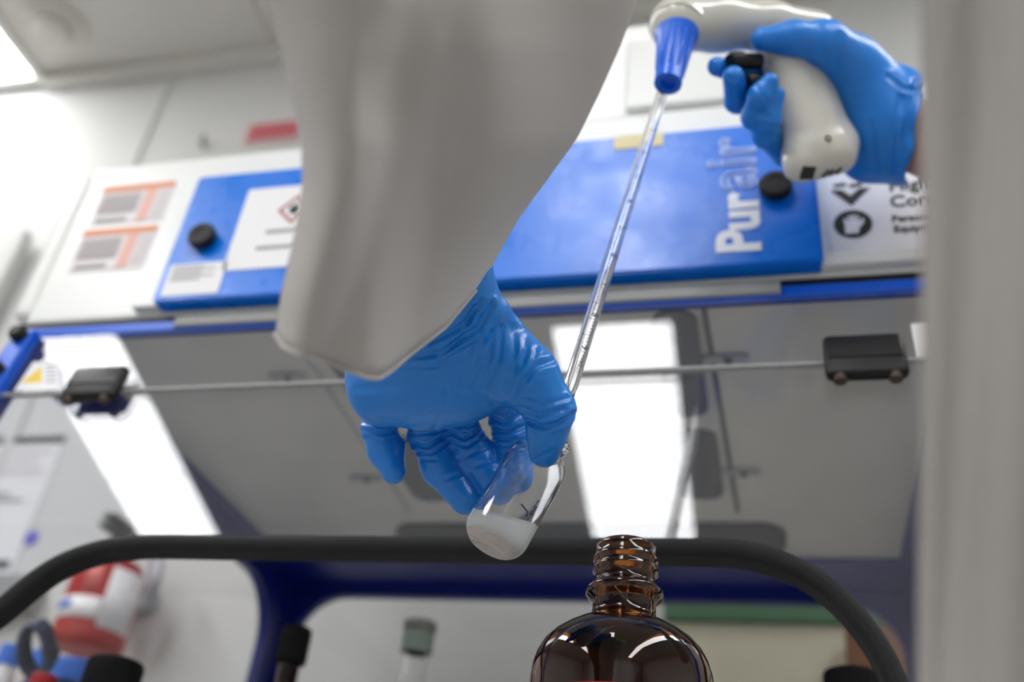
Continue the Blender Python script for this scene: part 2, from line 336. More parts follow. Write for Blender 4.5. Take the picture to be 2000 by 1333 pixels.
# ------------------------------------------------------------------ fume hood
HX0, HX1, FY, HB, CH = -.615, .165, .587, 1.16, .455
SA = math.radians(9); SG = D(850, 1068, .62); SN = np.array([0, -math.cos(SA), math.sin(SA)])   # the sloping sash
SU = np.array([0, math.sin(SA), math.cos(SA)])
hood = thing('fume_hood', 'white and blue ductless fume hood with clear sloping sash', 'fume hood', (-.23, .87, BZ))
def sp2(x, z):                                   # point of the sash plane at x and height z above camera
    t_ = (z+CAM[2]-SG[2])/SU[2]; return SG+SU*t_+np.array([x-SG[0], 0, 0])
# fascia block
rbox('fascia', (HX0-.012, FY, CH+.006), (HX1+.012, HB, .655), M['hoodwhite'], hood, .006, 3)
rbox('side_cap', (HX0-.035, FY+.004, CH+.02), (HX0-.0125, HB, .648), M['hoodwhite'], hood, .008, 3)
rbox('drip_ledge', (HX0+.1, FY-.009, CH+.012), (HX1+.005, FY, CH+.024), M['hoodwhite'], hood, .002)
rbox('black_seal', (HX0-.01, FY-.002, CH+.0005), (HX1+.01, FY+.02, CH+.0055), M['black'], hood, 0)
rbox('blue_rail', (HX0-.008, FY-.003, CH-.0095), (HX1+.008, FY+.004, CH), M['blue'], hood, .001)
# chamber: lining of the ceiling with blue margin, dark seals
rbox('chamber_ceiling', (-.583, FY+.006, CH-.004), (.135, 1.062, CH+.004), M['hoodgrey'], hood, 0)
plate('ceiling_frame', [(HX0, FY+.005), (HX1, FY+.005), (HX1, HB), (HX0, HB)], [[(-.583, FY+.0062), (.135, FY+.0062), (.135, 1.062), (-.583, 1.062)]], Matrix.Translation((0, 0, CAM[2]+CH-.010)), .014, M['navy'], hood)
zc = CAM[2]+CH-.0075
for pts in (rrect(-.412, .972, .019, 1.052, .028), rrect(-.078, .60, -.044, .752, .015), rrect(-.082, .778, -.04, .912, .015), rrect(-.36, .778, -.318, .912, .015), rrect(-.356, .60, -.322, .752, .015)):
    plate('filter_seal', pts, [], Matrix.Translation((0, 0, zc)), .006, M['slot'] if pts[0][1] < .95 else M['black'], hood)
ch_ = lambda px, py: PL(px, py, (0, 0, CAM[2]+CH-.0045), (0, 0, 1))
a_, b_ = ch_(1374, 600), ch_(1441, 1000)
link('joint_reflection', sweep_me([a_, b_], rrect(-.0022, -.001, .0022, .001, .0005, 2), up=(0, 0, 1)), M['slot'], hood)  # mirrored room-ceiling joint, laid on the lining as a dark strip
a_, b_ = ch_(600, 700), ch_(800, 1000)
link('joint_reflection', sweep_me([a_, b_], rrect(-.0014, -.0006, .0014, .0006, .0003, 2), up=(0, 0, 1)), M['trunk'], hood)  # thinner left counterpart of the joint reflection, also a painted-in strip
for px, py in ((1422, 697), (1452, 920), (565, 733), (718, 932)):    # little turn latches holding the lining
    q = ch_(px, py); lt = plate('latch', [(q[0]+x, q[1]+y) for x, y in rrect(-.020, -.0055, .016, .0055, .005, 5)], [], Matrix.Translation((0, 0, CAM[2]+CH-.0075)), .003, M['trunk'], hood, .0006)
    lathe('latch_pin', [(0, 0), (0, .0035), (.003, .003), (.003, 0)], (q[0], q[1], CAM[2]+CH-.0075), (q[0], q[1], 0), M['slot'], lt, 16)
# side and back frames with rounded windows
YS = lambda z: sp2(0, z)[1]
def side(x, name):
    out = [(YS(-.06)+.004, BZ), (HB, BZ), (HB, CAM[2]+CH), (YS(CH)+.004, CAM[2]+CH)]
    hole = [(YS(-.0)+.012, BZ+.06), (1.085, BZ+.06), (1.105, BZ+.08)]+rrect(.9, .9, 1.105, CAM[2]+.42, .07)[:9]+[(YS(.42)+.05, CAM[2]+.42), (YS(.40)+.024, CAM[2]+.412), (YS(.385)+.012, CAM[2]+.385)]
    mt = frame_of((x, 0, 0), (0, 1, 0), (0, 0, 1))
    plate(name, out, [hole], mt, .014, M['navy'], hood); plate('side_pane', [(y+(.003 if y > .8 else -.003), z+(.003 if z > BZ+.2 else -.003)) for y, z in hole], [], frame_of((x+.005, 0, 0), (0, 1, 0), (0, 0, 1)), .003, M['pane2'], hood)
side(HX0, 'side_frame'); side(HX1-.014, 'side_frame')
mt = frame_of((0, HB, 0), (1, 0, 0), (0, 0, 1))
plate('back_frame', [(HX0+.014, BZ), (HX1-.014, BZ), (HX1-.014, CAM[2]+CH), (HX0+.014, CAM[2]+CH)], [rrect(-.588, BZ+.05, .14, CAM[2]+.432, .06)], mt, .014, M['navy'], hood)
plate('back_pane', rrect(-.594, BZ+.044, .146, CAM[2]+.438, .06), [], frame_of((0, HB-.005, 0), (1, 0, 0), (0, 0, 1)), .003, M['pane2'], hood)
box('spill_tray', (HX0+.02, YS(-.06)+.01, BZ), (HX1-.02, HB-.02, BZ+.012), M['hoodwhite'], hood, .003)
# sloping sash with an arched arm opening; two sheets joined below the rail
ms = frame_of(SG, (1, 0, 0), SU); inv = ms.inverted()
def s2(px, py): q = inv @ Vector(PL(px, py, SG, SN).tolist()); return (q.x, q.y)
arch_px = [(-150, 1290), (-60, 1232), (0, 1190), (50, 1148), (100, 1112), (150, 1088), (200, 1073), (250, 1066), (300, 1063)]
arch_r = [(1400, 1074), (1460, 1080), (1520, 1096), (1580, 1124), (1640, 1170), (1690, 1226), (1728, 1285), (1757, 1345)]
arch = [s2(*q) for q in arch_px]+[s2(1400+(300-1400)*(1-k/10), 1074-(11)*(1-k/10)) for k in range(1, 10)]+[s2(*q) for q in arch_r]
arch = [(-.372, -.27), (-.372, -.2)][:0]+arch
zb = -(SG[2]-BZ)/SU[2]+.002; L0 = arch[0]; R1 = arch[-1]
left_leg = [(L0[0]-.012, zb+.10), (L0[0]-.012, zb)]; right_leg = [(R1[0]+.02, R1[1]-.05), (R1[0]+.026, zb)]
loop = [left_leg[1], left_leg[0]]+arch+right_leg
X0, X1 = inv @ Vector((HX0+.006, SG[1], SG[2])), inv @ Vector((HX1-.006, SG[1], SG[2])); X0, X1 = X0.x, X1.x
zj = s2(1000, 737)[1]; zt = (inv @ Vector(sp2(0, CH-.0095).tolist())).y
plate('lower_sash', [(X0, zb), (loop[0][0], zb)]+loop[1:-1]+[(loop[-1][0], zb), (X1, zb), (X1, zj-.001), (X0, zj-.001)], [], ms, -.004, M['pane'], hood)
plate('upper_sash', [(X0, zj+.001), (X1, zj+.001), (X1, zt), (X0, zt)], [], ms, -.004, M['pane'], hood)
sp_ = [ms @ Vector((x, y, 0)) for x, y in smoothpath(loop, 3)]
nrm = -np.cross((1, 0, 0), SU); nrm = SN
def ring_section(): return [(-.0058, -.011), (-.0058, .001), (-.0050, .0040), (-.0030, .0062), (0, .0070), (.0030, .0062), (.0050, .0040), (.0058, .001), (.0058, -.011)]
sash = link('rubber_edging', sweep_me([tuple(v) for v in sp_], ring_section(), up=SN), M['rubber'], hood, False)
mod = sash.modifiers.new('b', 'BEVEL'); mod.width = .0015; mod.segments = 2; mod.limit_method = 'ANGLE'
link('sash_joint', sweep_me([tuple(ms @ Vector((X0, zj, .001))), tuple(ms @ Vector((X1, zj, .001)))], rrect(-.0014, -.002, .0014, .002, .0005, 2), up=SN), M['trunk'], hood)
for xx in (HX0-.004, HX1-.016):
    link('sash_side_rail', sweep_me([sp2(xx+.010, CH-.0095)+SN*.004, sp2(xx+.010, -.055)+SN*.004], rrect(-.010, -.006, .010, .006, .002, 2), up=SN), M['blue'], hood)
for zz in (.438, .398, .30):
    q = sp2(HX0+.006, zz)+SN*.010; lathe('rail_screw', [(0, .0075), (.006, .0075), (.009, .005), (.009, 0)], q, q+SN, M['knob'], hood, 20)
# black clip handles over the sash joint
def clip(cx_, cz_, wd, ht):
    mtx = frame_of(sp2(cx_, cz_)+SN*.0025, (1, 0, 0), SU)
    b = box_bm((-wd, -ht, 0), (wd, ht, .010))
    for v in b.verts:
        if v.co.z > .01: v.co.x *= .93; v.co.y *= .86
    bmesh.ops.bevel(b, geom=b.edges[:], offset=.0045, segments=4, profile=.5, affect='EDGES'); b.transform(mtx)
    h = link('sash_handle', from_bm(b), M['black'], hood, True)
    r_ = box_bm((-wd*.9, -ht*.22, .0092), (wd*.9, ht*.12, .0108), .0005); r_.transform(mtx); link('grip_ridge', from_bm(r_), M['black'], h)
    for q_ in (-1, 1):
        q = np.array(mtx @ Vector((q_*wd*.66, -ht*.96, .005))); lathe('handle_foot', [(-.002, 0), (-.002, .0045), (.0028, .0042), (.0035, .003), (.0035, 0)], q, q-SU, mat('brown_rubber_foot', (.05, .03, .02), .6), h, 16)
    return h
clip(.0665, .3775, .0255, .0182); clip(-.509, .3815, .0245, .0165)

# big blue filter door across the fascia
dth = .016; DY = FY-.014
def f2(px, py, y=DY): q = PL(px, py, (0, y, 0), (0, 1, 0)); return (q[0], q[2])
dx0, dx1, dz0, dz1 = f2(300, 588)[0], f2(1608, 505)[0], f2(1608, 510)[1]-.001, f2(380, 350)[1]
door = plate('filter_door', rrect(dx0, dz0, dx1, dz1, .004, 3), [], frame_of((0, FY-.0005, 0), (1, 0, 0), (0, 0, 1)), dth, M['doorblue'], hood, .0015)
YD = FY-.0005-dth
for px, py in ((393, 459), (1515, 360)):
    x, z = f2(px, py, YD-.008); k_ = lathe('knob', [(0, .0), (0, .009), (.004, .0125), (.009, .0125), (.011, .011), (.011, .006), (.010, .0055), (.010, 0)], (x, YD, z), (x, 0, z), M['knob'], door, 32)
rbox('door_gap_rail', (dx0+.02, FY-.006, dz0-.018-CAM[2]), (dx1-.03, FY, dz0-.008-CAM[2]), M['trunk'], hood, .001)
# lettering: reads upwards
def fm(px, py, y, ud=(0, 0, 1), vd=(-1, 0, 0)): return frame_of(PL(px, py, (0, y, 0), (0, 1, 0)), ud, vd)
yl = YD-.0006
bx, bz = f2(1483, 489, yl); _, bz2 = f2(1475, 372, yl); _, bz3 = f2(1478, 266, yl)
capx = bx-f2(1402, 440, yl)[0]
wl = mat('white_block_lettering', (.85, .87, .92), .4)
text('lettering', 'Pur', .05, frame_of((bx, yl, bz), (0, 0, 1), (-1, 0, 0)), wl, door, .0004, .0019, fit=((bz2-bz)*1.0, f2(1480, 440, yl)[0]-f2(1391, 440, yl)[0]))
text('lettering', 'air', .05, frame_of((bx, yl, bz2+.002), (0, 0, 1), (-1, 0, 0)), mat('pale_blue_outline', (.42, .55, .92), .4), door, .0004, 0.0, outline=.0011, fit=((bz3-bz2)*1.0, f2(1480, 440, yl)[0]-f2(1375, 440, yl)[0]))
text('lettering', 'air', .05, frame_of((bx-.003, yl, bz2+.0035), (0, 0, 1), (-1, 0, 0)), bpy.data.materials['pale_blue_outline'], door, .0004, 0.0, outline=.0007, fit=((bz3-bz2)*.93, (f2(1480, 440, yl)[0]-f2(1375, 440, yl)[0])*.86))
# stickers of the hood
def sticker(name, px0, py0, px1, py1, y, m, parent, th=.0008, label=None):
    x0, z1 = f2(px0, py0, y); x1, z0 = f2(px1, py1, y); s = plate(name, rrect(x0, z0, x1, z1, .0015, 2), [], frame_of((0, y, 0), (1, 0, 0), (0, 0, 1)), th, M[m], parent)
    if label: s['label'] = label
    return s, x0, z0, x1, z1
s, x0, z0, x1, z1 = sticker('hazard_label', 488, 372, 800, 505, YD, 'white', hood, label='white label with red diamond'); z0 -= .004
bm = bmesh.new(); c_ = (f2(562, 420, YD)[0]+.006, f2(560, 412, YD)[1])
plate('red_diamond', [(c_[0]-.016, c_[1]), (c_[0], c_[1]-.016), (c_[0]+.016, c_[1]), (c_[0], c_[1]+.016)], [[(c_[0]-.0125, c_[1]), (c_[0], c_[1]-.0125), (c_[0]+.0125, c_[1]), (c_[0], c_[1]+.0125)]], frame_of((0, YD-.0009, 0), (1, 0, 0), (0, 0, 1)), .0004, M['red'], s)
lathe('black_symbol', [(0, 0), (0, .0055), (.0004, .0055), (.0004, 0)], (c_[0], YD-.0009, c_[1]), (c_[0], 0, c_[1]), M['print'], s, 12)
for px, py, ln in ((520, 458, .06), (500, 490, .09)):
    x, z = f2(px, py, YD); box('print_line', (x, YD-.0013, z), (x+ln, YD-.0008, z+.0035), M['trunk'], s, 0)
s, x0, z0, x1, z1 = sticker('rating_label', 336, 519, 425, 573, YD, 'white', hood, label='small white rating label')
for k in range(5): box('print_line', (x0+.004, YD-.0012, z1-.004-k*.0035), (x0+.004+(.04 if k % 2 else .028), YD-.0008, z1-.0028-k*.0035), M['trunk'], s, 0)
for (pa, pb) in ((((204, 374), (345, 357), (272, 362)), (250, 436)), (((164, 460), (310, 442), (235, 447)), (212, 528))):
    x0, x1 = f2(*pa[0], FY)[0], f2(*pa[1], FY)[0]; z1, z0 = f2(*pa[2], FY)[1], f2(*pb, FY)[1]
    s = plate('instruction_sheet', rrect(x0, z0, x1, z1, .0015, 2), [], frame_of((0, FY, 0), (1, 0, 0), (0, 0, 1)), .0008, M['sheet'], hood); s['label'] = 'pale instruction sheet with orange header'
    W_, H_ = x1-x0, z1-z0; yb_ = FY-.0008
    def pr(n, a, b, c, d, m): box(n, (x0+a*W_, yb_-.0005, z0+b*H_), (x0+c*W_, yb_, z0+d*H_), M[m], s, 0)
    pr('orange_header', 0, .85, 1, 1, 'orange'); pr('rose_column', .64, .03, .78, .85, 'rose')
    pr('text_block', .05, .30, .58, .78, 'paletext'); pr('dark_text', .08, .06, .5, .16, 'trunk'); pr('text_block', .82, .1, .97, .78, 'paletext')
    for k in range(6): pr('white_line', .05, .3+.08*k, .58, .325+.08*k, 'white')
sticker('masking_tape', 1200, 268, 1295, 285, YD, 'tape', hood, label='strip of cream masking tape')
# chemical warning card on the right of the fascia
s, x0, z0, x1, z1 = sticker('warning_card', 1608, 335, 1960, 474, FY, 'white', hood, label='white warning card with black pictograms')
yt = FY-.0009
def at(px, py): return f2(px, py, yt)
a_, b_, c_ = at(1622, 373), at(1700, 370), at(1663, 402)
plate('pictogram', [a_, (a_[0]+.008, a_[1]), (c_[0], c_[1]+.010), (b_[0]-.008, a_[1]), (b_[0], a_[1]), c_], [], frame_of((0, yt, 0), (1, 0, 0), (0, 0, 1)), .0004, M['print'], s)
plate('pictogram', [at(1645, 385), at(1683, 383), c_], [], frame_of((0, yt, 0), (1, 0, 0), (0, 0, 1)), .0006, M['print'], s)
for k, px in enumerate((1641, 1672)):
    a_ = at(px, 366); plate('pictogram', [(a_[0]-.004, a_[1]), (a_[0]+.005, a_[1]+.001), (a_[0]+.003, a_[1]+.004), (a_[0]-.005, a_[1]+.003)], [], frame_of((0, yt, 0), (1, 0, 0), (0, 0, 1)), .0004, M['print'], s)
c_ = at(1666, 438); lathe('pictogram', [(0, 0), (0, .0135), (.0004, .0135), (.0004, 0)], (c_[0], yt, c_[1]), (c_[0], 0, c_[1]), M['print'], s, 40)
g_ = [(-.006, -.009), (.003, -.009), (.004, -.004), (.007, .000), (.0075, .004), (.006, .004), (.004, .001), (.0042, .007), (.003, .0075), (.0022, .002), (.0015, .008), (0, .0082), (-.0004, .002), (-.0012, .0075), (-.0028, .0072), (-.0028, .001), (-.0045, .005), (-.006, .0045), (-.0055, -.002)]
plate('glove_symbol', [(c_[0]+a*1.05, c_[1]+b*1.05) for a, b in g_], [], frame_of((0, yt-.0004, 0), (1, 0, 0), (0, 0, 1)), .0004, M['white'], s)
for sx, px, py, hh in (('Highly', 1736, 374, .0115), ('Corrosive', 1739, 405, .0115), ('Personal Protective', 1742, 434, .0062), ('Equipment', 1746, 454, .0062)):
    x, z = at(px, py); text('lettering', sx, hh*1.38, frame_of((x, yt, z), (1, 0, 0), (0, 0, 1)), M['print'], s, .0003, .00035 if hh > .01 else .0002)
# little labels on the sash
q = inv @ Vector(PL(1778, 634, SG, SN).tolist()); lab = plate('sash_label', rrect(q.x, q.y-.031, q.x+.04, q.y, .001, 2), [], ms, .0007, M['white'], hood); lab['label'] = 'white caution label with yellow triangle'
plate('yellow_triangle', [(q.x+.008, q.y-.028), (q.x+.032, q.y-.028), (q.x+.02, q.y-.008)], [], ms @ Matrix.Translation((0, 0, .0007)), .0004, M['yellow'], lab)
a_, b_ = s2(45, 752), s2(160, 708)
lab = plate('sash_label', [s2(28, 765), s2(118, 763), s2(116, 708), s2(66, 708)], [], ms, .0007, M['white'], hood); lab['label'] = 'white caution label with yellow triangle'
plate('yellow_triangle', [s2(42, 750), s2(83, 748), s2(82, 718)], [], ms @ Matrix.Translation((0, 0, .0007)), .0004, M['yellow'], lab)
for k in range(5): a_ = s2(90, 717+k*8); plate('print_line', [a_, (a_[0]+.010, a_[1]), (a_[0]+.010, a_[1]+.0012), (a_[0], a_[1]+.0012)], [], ms @ Matrix.Translation((0, 0, .0007)), .0003, M['trunk'], lab)
# white blower housing on top of the hood
hs = rbox('blower_housing', (-.30, FY+.012, .655), (.045, 1.0, .80), mat('bright_white_enamel', (.93, .93, .92), .3), hood, .02, 4)
rbox('access_panel', (-.105, FY+.006, .668), (.02, FY+.012, .76), M['hoodwhite'], hs, .003)

# ------------------------------------------------------------------ behind the hood
t = thing('wall_counter', 'cream cabinet with a green edged top behind the hood window', 'cabinet', (0, WY-.08, 0))
zt_ = CAM[2]+PL(1500, 1182, (0, 1.31, 0), (0, 1, 0))[2]-CAM[2]; zl = PL(1500, 1216, (0, 1.31, 0), (0, 1, 0))[2]; xl = PL(1296, 1200, (0, 1.31, 0), (0, 1, 0))[0]
box('green_top', (xl, 1.305, zl), (.9, WY-.002, zt_), M['green'], t, .003); box('cream_body', (xl, 1.315, BZ), (.9, WY-.002, zl), M['cream'], t, .003)
a_ = PL(1650, 1228, (0, 1.28, 0), (0, 1, 0)); b_ = PL(1760, 1330, (0, 1.28, 0), (0, 1, 0))
o = box('brown_carton', (a_[0], 1.27, BZ), (b_[0]+.02, 1.304, a_[2]), M['wood'], None, .002); tag(o, 'brown carton standing against the cream cabinet behind the hood', 'carton')

# fire extinguisher hanging on the back wall
ex, ey, ez = -1.0, WY-.10, CAM[2]
def exz(px, py): return PL(px, py, (0, ey, 0), (0, 1, 0))
b0 = exz(165, 1275); tp = exz(226, 1092); ex = (b0[0]+tp[0])/2; er = .053
t = thing('fire_extinguisher', 'red fire extinguisher with white label on the wall left of the hood', 'fire extinguisher', (ex, ey, b0[2]))
Hh = tp[2]-b0[2]
lathe('cylinder', [(0, 0), (0, er*.8), (.01, er), (Hh-.03, er), (Hh-.01, er*.8), (Hh, er*.4), (Hh+.01, er*.32), (Hh+.01, 0)], (ex, ey, b0[2]), (ex, ey, 9), M['red'], t, 40)
lathe('neck_valve', [(0, .018), (.03, .018), (.035, .012), (.035, 0)], (ex, ey, tp[2]+.01), (ex, ey, 9), M['black'], t, 24)
box('lever', (ex-.012, ey-.05, tp[2]+.045), (ex+.012, ey+.02, tp[2]+.055), M['black'], t, .003); box('lever', (ex-.012, ey-.055, tp[2]+.03), (ex+.012, ey+.02, tp[2]+.038), M['black'], t, .003)
def arc_label(name, z0, z1, a0, a1, m, rr):
    V, F = [], []; n = 14
    for i in range(n+1):
        a = math.radians(a0+(a1-a0)*i/n)
        for z in (z0, z1):
            for r in (rr, rr+.0008): V.append((ex+r*math.sin(a), ey-r*math.cos(a), z))
    for i in range(n):
        k = i*4; F += [(k+1, k+5, k+7, k+3), (k, k+2, k+6, k+4), (k, k+4, k+5, k+1), (k+2, k+3, k+7, k+6)]
    F += [(0, 1, 3, 2), (n*4, n*4+2, n*4+3, n*4+1)]; return link(name, mesh_of(V, F), M[m], t, True)
zb_ = b0[2]
arc_label('white_label', zb_+Hh*.18, zb_+Hh*.80, 40, 104, 'white', er); arc_label('white_label', zb_+Hh*.25, zb_+Hh*.46, -80, 39, 'white', er); arc_label('red_text_panel', zb_+Hh*.52, zb_+Hh*.84, 2, 26, 'faded', er); arc_label('blue_text', zb_+Hh*.34, zb_+Hh*.42, -50, -10, 'skyplastic', er+.001)
link('hose', sweep_me(smoothpath([(ex+.02, ey, tp[2]+.03), (ex+.07, ey-.01, tp[2]+.01), (ex+.085, ey-.01, tp[2]-.04), (ex+.075, ey, zb_+Hh*.45)], 6), circle(.011, 10)), M['silver'], t, True)
box('wall_bracket', (ex-.03, ey+er-.006, tp[2]-.05), (ex+.03, WY, tp[2]-.02), M['silver'], t, .002)

# ------------------------------------------------------------------ bottles
def screw_cap(t, c, r, h, z, m='cap', name='cap'):
    """ribbed screw cap, its underside at z"""
    V, F = [], []; n = 72
    prof = [(0, r), (h*.85, r), (h*.96, r*.95), (h, r*.88)]
    rg = []
    for q, (dz, rr) in enumerate(prof):
        rg.append(len(V))
        for i in range(n):
            a = 2*math.pi*i/n; k = rr*(1-.03*(i % 2)*(q < 2)); V.append((c[0]+k*math.cos(a), c[1]+k*math.sin(a), z+dz))
    for A, B in zip(rg, rg[1:]):
        for i in range(n): F.append((A+i, A+(i+1) % n, B+(i+1) % n, B+i))
    F.append(tuple(range(n-1, -1, -1))); F.append(tuple(range(rg[-1], rg[-1]+n)))
    return link(name, mesh_of(V, F), M[m], t)
def bottle(name, label, c, zc, rc_, hc, rn, rb, m, capm='cap', ln=.06, group=None):
    """capped bottle on the bench: cap top at height zc, body radius rb"""
    t = thing(name, label, 'bottle', (c[0], c[1], BZ), group); zt = zc-hc
    H_ = zt-BZ; ns = H_-ln
    prof = [(0, 0), (0, rb*.92), (.004, rb), (ns-rb*.55, rb), (ns-rb*.2, rb*.82), (ns, rn*1.25), (ns+.012, rn), (H_+hc*.6, rn), (H_+hc*.6, rn-.0025), (ns+.012, rn-.0025), (ns, rn*1.25-.003), (ns-rb*.2, rb*.82-.003), (ns-rb*.55, rb-.003), (.006, rb-.003), (.005, 0)]
    lathe('bottle_body', prof, (c[0], c[1], BZ), (c[0], c[1], 9), M[m], t, 48)
    screw_cap(t, c, rc_, hc, zt, capm); return t
p = D(230, 1292, .82); bottle('capped_bottle', 'dark bottle with large ribbed black cap, below the extinguisher', p, p[2], .023, .03, .017, .045, 'darkglass', group='black-capped brown bottles')
p = D(1662, 1314, .76); bottle('capped_bottle', 'dark bottle with black cap at the lower right, under the rubber arch', p, p[2], .021, .02, .016, .045, 'darkglass', group='black-capped brown bottles')
p = D(582, 1228, .92); bottle('capped_bottle', 'slim brown bottle with tall black cap inside the hood', p, p[2], .014, .032, .0095, .03, 'darkglass', group='black-capped brown bottles')
p = D(822, 1217, 1.03); t = bottle('clear_bottle', 'clear glass bottle with grey and green stopper inside the hood', p, p[2], .0175, .008, .013, .035, 'glass', 'trunk')
lathe('green_collar', [(0, .0135), (0, .016), (.022, .016), (.022, .0135)], (p[0], p[1], p[2]-.032), (p[0], p[1], 9), M['greencap'], t, 32)

# clutter at the far left end of the bench: small blue capped vials and a ring of dark tubing
def small_bottle(px, py, dep, r, capm, label, body='white'):
    p = D(px, py, dep); t = thing('wash_bottle', label, 'bottle', (p[0], p[1], BZ), 'small plastic bottles'); h = p[2]-BZ-.02
    lathe('bottle_body', [(0, 0), (0, r), (h-.03, r), (h-.012, r*.7), (h, r*.5), (h, 0)], (p[0], p[1], BZ), (p[0], p[1], 9), M[body], t, 32)
    screw_cap(t, p, r*.7, .022, BZ+h, capm)
small_bottle(26, 1266, 1.14, .018, 'skyplastic', 'small bottle with bright blue cap at the left edge of the bench')
small_bottle(92, 1278, 1.04, .020, 'skyplastic', 'small navy bottle with blue cap left of the extinguisher', 'navyplastic')
small_bottle(158, 1300, 1.0, .036, 'skyplastic', 'wide navy bottle with blue cap under the extinguisher', 'navyplastic')
small_bottle(88, 1324, .84, .015, 'red', 'small bottle with red cap at the lower left')
p = D(62, 1275, .93); t = thing('hose_coil', 'coil of dark tubing hanging by the small blue bottles', 'hose', p)
cl = link('coil', sweep_me([np.array(p)+RI*(.013*math.cos(a))+UP*(.024*math.sin(a))+FW*(.0012*a) for a in np.linspace(0, 6*math.pi, 90)], circle(.0038, 8)), M['navyplastic'], t, True)
link('tube_end', sweep_me([np.array(p)+RI*.013, np.array(p)+RI*.012-UP*.05, (p[0], p[1]-.01, BZ+.004)], circle(.0035, 8)), M['navyplastic'], t, True)
#HANDS
# ------------------------------------------------------------------ amber reagent bottle in front
ax, ay = -.0695, .470
def bz_(py): return PL(1220, py, (ax, ay, 0), (0.15, 1, 0))[2]
def br(py, hw): z = bz_(py); dep = (np.array([ax, ay, z])-CAM)@FW; return hw*dep/FPX
ctl = [(1068, 55), (1072, 58.5), (1078, 59), (1088, 59), (1093, 62), (1097, 63.5), (1101, 63.5), (1105, 60.5), (1112, 60.5), (1116, 64), (1121, 64), (1126, 60), (1140, 59), (1146, 62), (1152, 70), (1158, 75.5), (1165, 76), (1172, 72), (1178, 64), (1183, 61.5), (1200, 62), (1210, 66), (1218, 78), (1227, 97), (1239, 118), (1254, 139), (1272, 156), (1294, 168.5), (1318, 176.5), (1344, 180), (1356, 180.5)]
outer = [(bz_(a)-BZ, br(a, b)) for a, b in ctl]; RB = outer[-1][1]
outer += [(.012, RB), (.004, RB*.96), (.0, RB*.88), (.0, 0)]
wl_ = .0025; inner = [(.006, 0), (.006, RB*.85), (.014, RB-wl_)]+[(z if z < outer[17][0] else z, max(r-wl_*(1 if i > 14 else .9), .004)) for i, (z, r) in list(enumerate(outer[:-4]))[::-1]]
innr = []
for i, (z, r) in enumerate(inner):
    if z > outer[24][0]: r = br(1140, 59)-wl_ if z < outer[0][0]-.002 else br(1140, 59)-wl_*.8
    innr.append((z, r))
t = thing('reagent_bottle', 'open amber glass reagent bottle in front of the hood opening', 'bottle', (ax, ay, BZ))
prof = outer[::-1]+innr[::-1]
prof = outer[::-1]+innr[3:][::-1][:0]
prof = outer[::-1]+[(z, r) for z, r in innr[::-1]]
bo = lathe('bottle_body', prof, (ax, ay, BZ), (ax, ay, 9), M['amber'], t, 128, True, 60)
V, F = [], []; n = 80; zl0, zl1 = BZ+.03, PL(1150, 1331, (ax, ay-RB, 0), (0, 1, 0))[2]
def wrap(name, z0, z1, a0, a1, r, m):
    V, F = [], []; n = 40
    for i in range(n+1):
        a = math.radians(a0+(a1-a0)*i/n)
        for z in (z0, z1):
            for q in (r, r+.0003): V.append((ax+q*math.sin(a), ay-q*math.cos(a), z))
    for i in range(n):
        k = i*4; F += [(k+1, k+5, k+7, k+3), (k, k+2, k+6, k+4), (k, k+4, k+5, k+1), (k+2, k+3, k+7, k+6)]
    F += [(0, 1, 3, 2), (n*4, n*4+2, n*4+3, n*4+1)]; return link(name, mesh_of(V, F), M[m], t, True)
wrap('paper_label', BZ+.03, zl1-.004, -75, 48, RB+.0002, 'white'); wrap('red_border', zl1-.0038, zl1, -75, 48, RB+.0002, 'red')

# ------------------------------------------------------------------ vial held in the hand
va = D(966, 1050, .4490); vb = D(1063, 880, .4710); vax = vb-va; VL = np.linalg.norm(vax); vax /= VL
VR = .0150
VS = va-vax*VR*.45                               # bottom pole
RCN = .0098
def arc(off): return [(RCN-(RCN-off)*math.cos(a), VR-RCN+(RCN-off)*math.sin(a)) for a in np.linspace(.0, math.pi/2, 14)]
def vprof():
    o = [(0, 0)]+arc(0)+[ *[(VL-.0045+.010*math.sin(a), .0088+(VR-.0088)*math.cos(a)) for a in np.linspace(0, math.pi/2, 12)], (VL+.008, .0086), (VL+.0095, .0098), (VL+.0125, .0103), (VL+.0145, .0096)]
    w_ = .0011; i = [(VL+.0145, .0084), (VL+.009, .0076), *[(VL-.0045-w_*.2+.0094*math.sin(a), .0077+(VR-.0077-w_)*math.cos(a)) for a in np.linspace(math.pi/2, 0, 12)], ]+arc(w_)[::-1]+[(w_, 0)]
    return o+i
t = thing('sample_vial', 'clear glass vial of milky liquid held between gloved thumb and fingers', 'vial', VS)
lathe('glass_body', vprof(), VS, VS+vax, M['glass'], t, 96, True, 50)
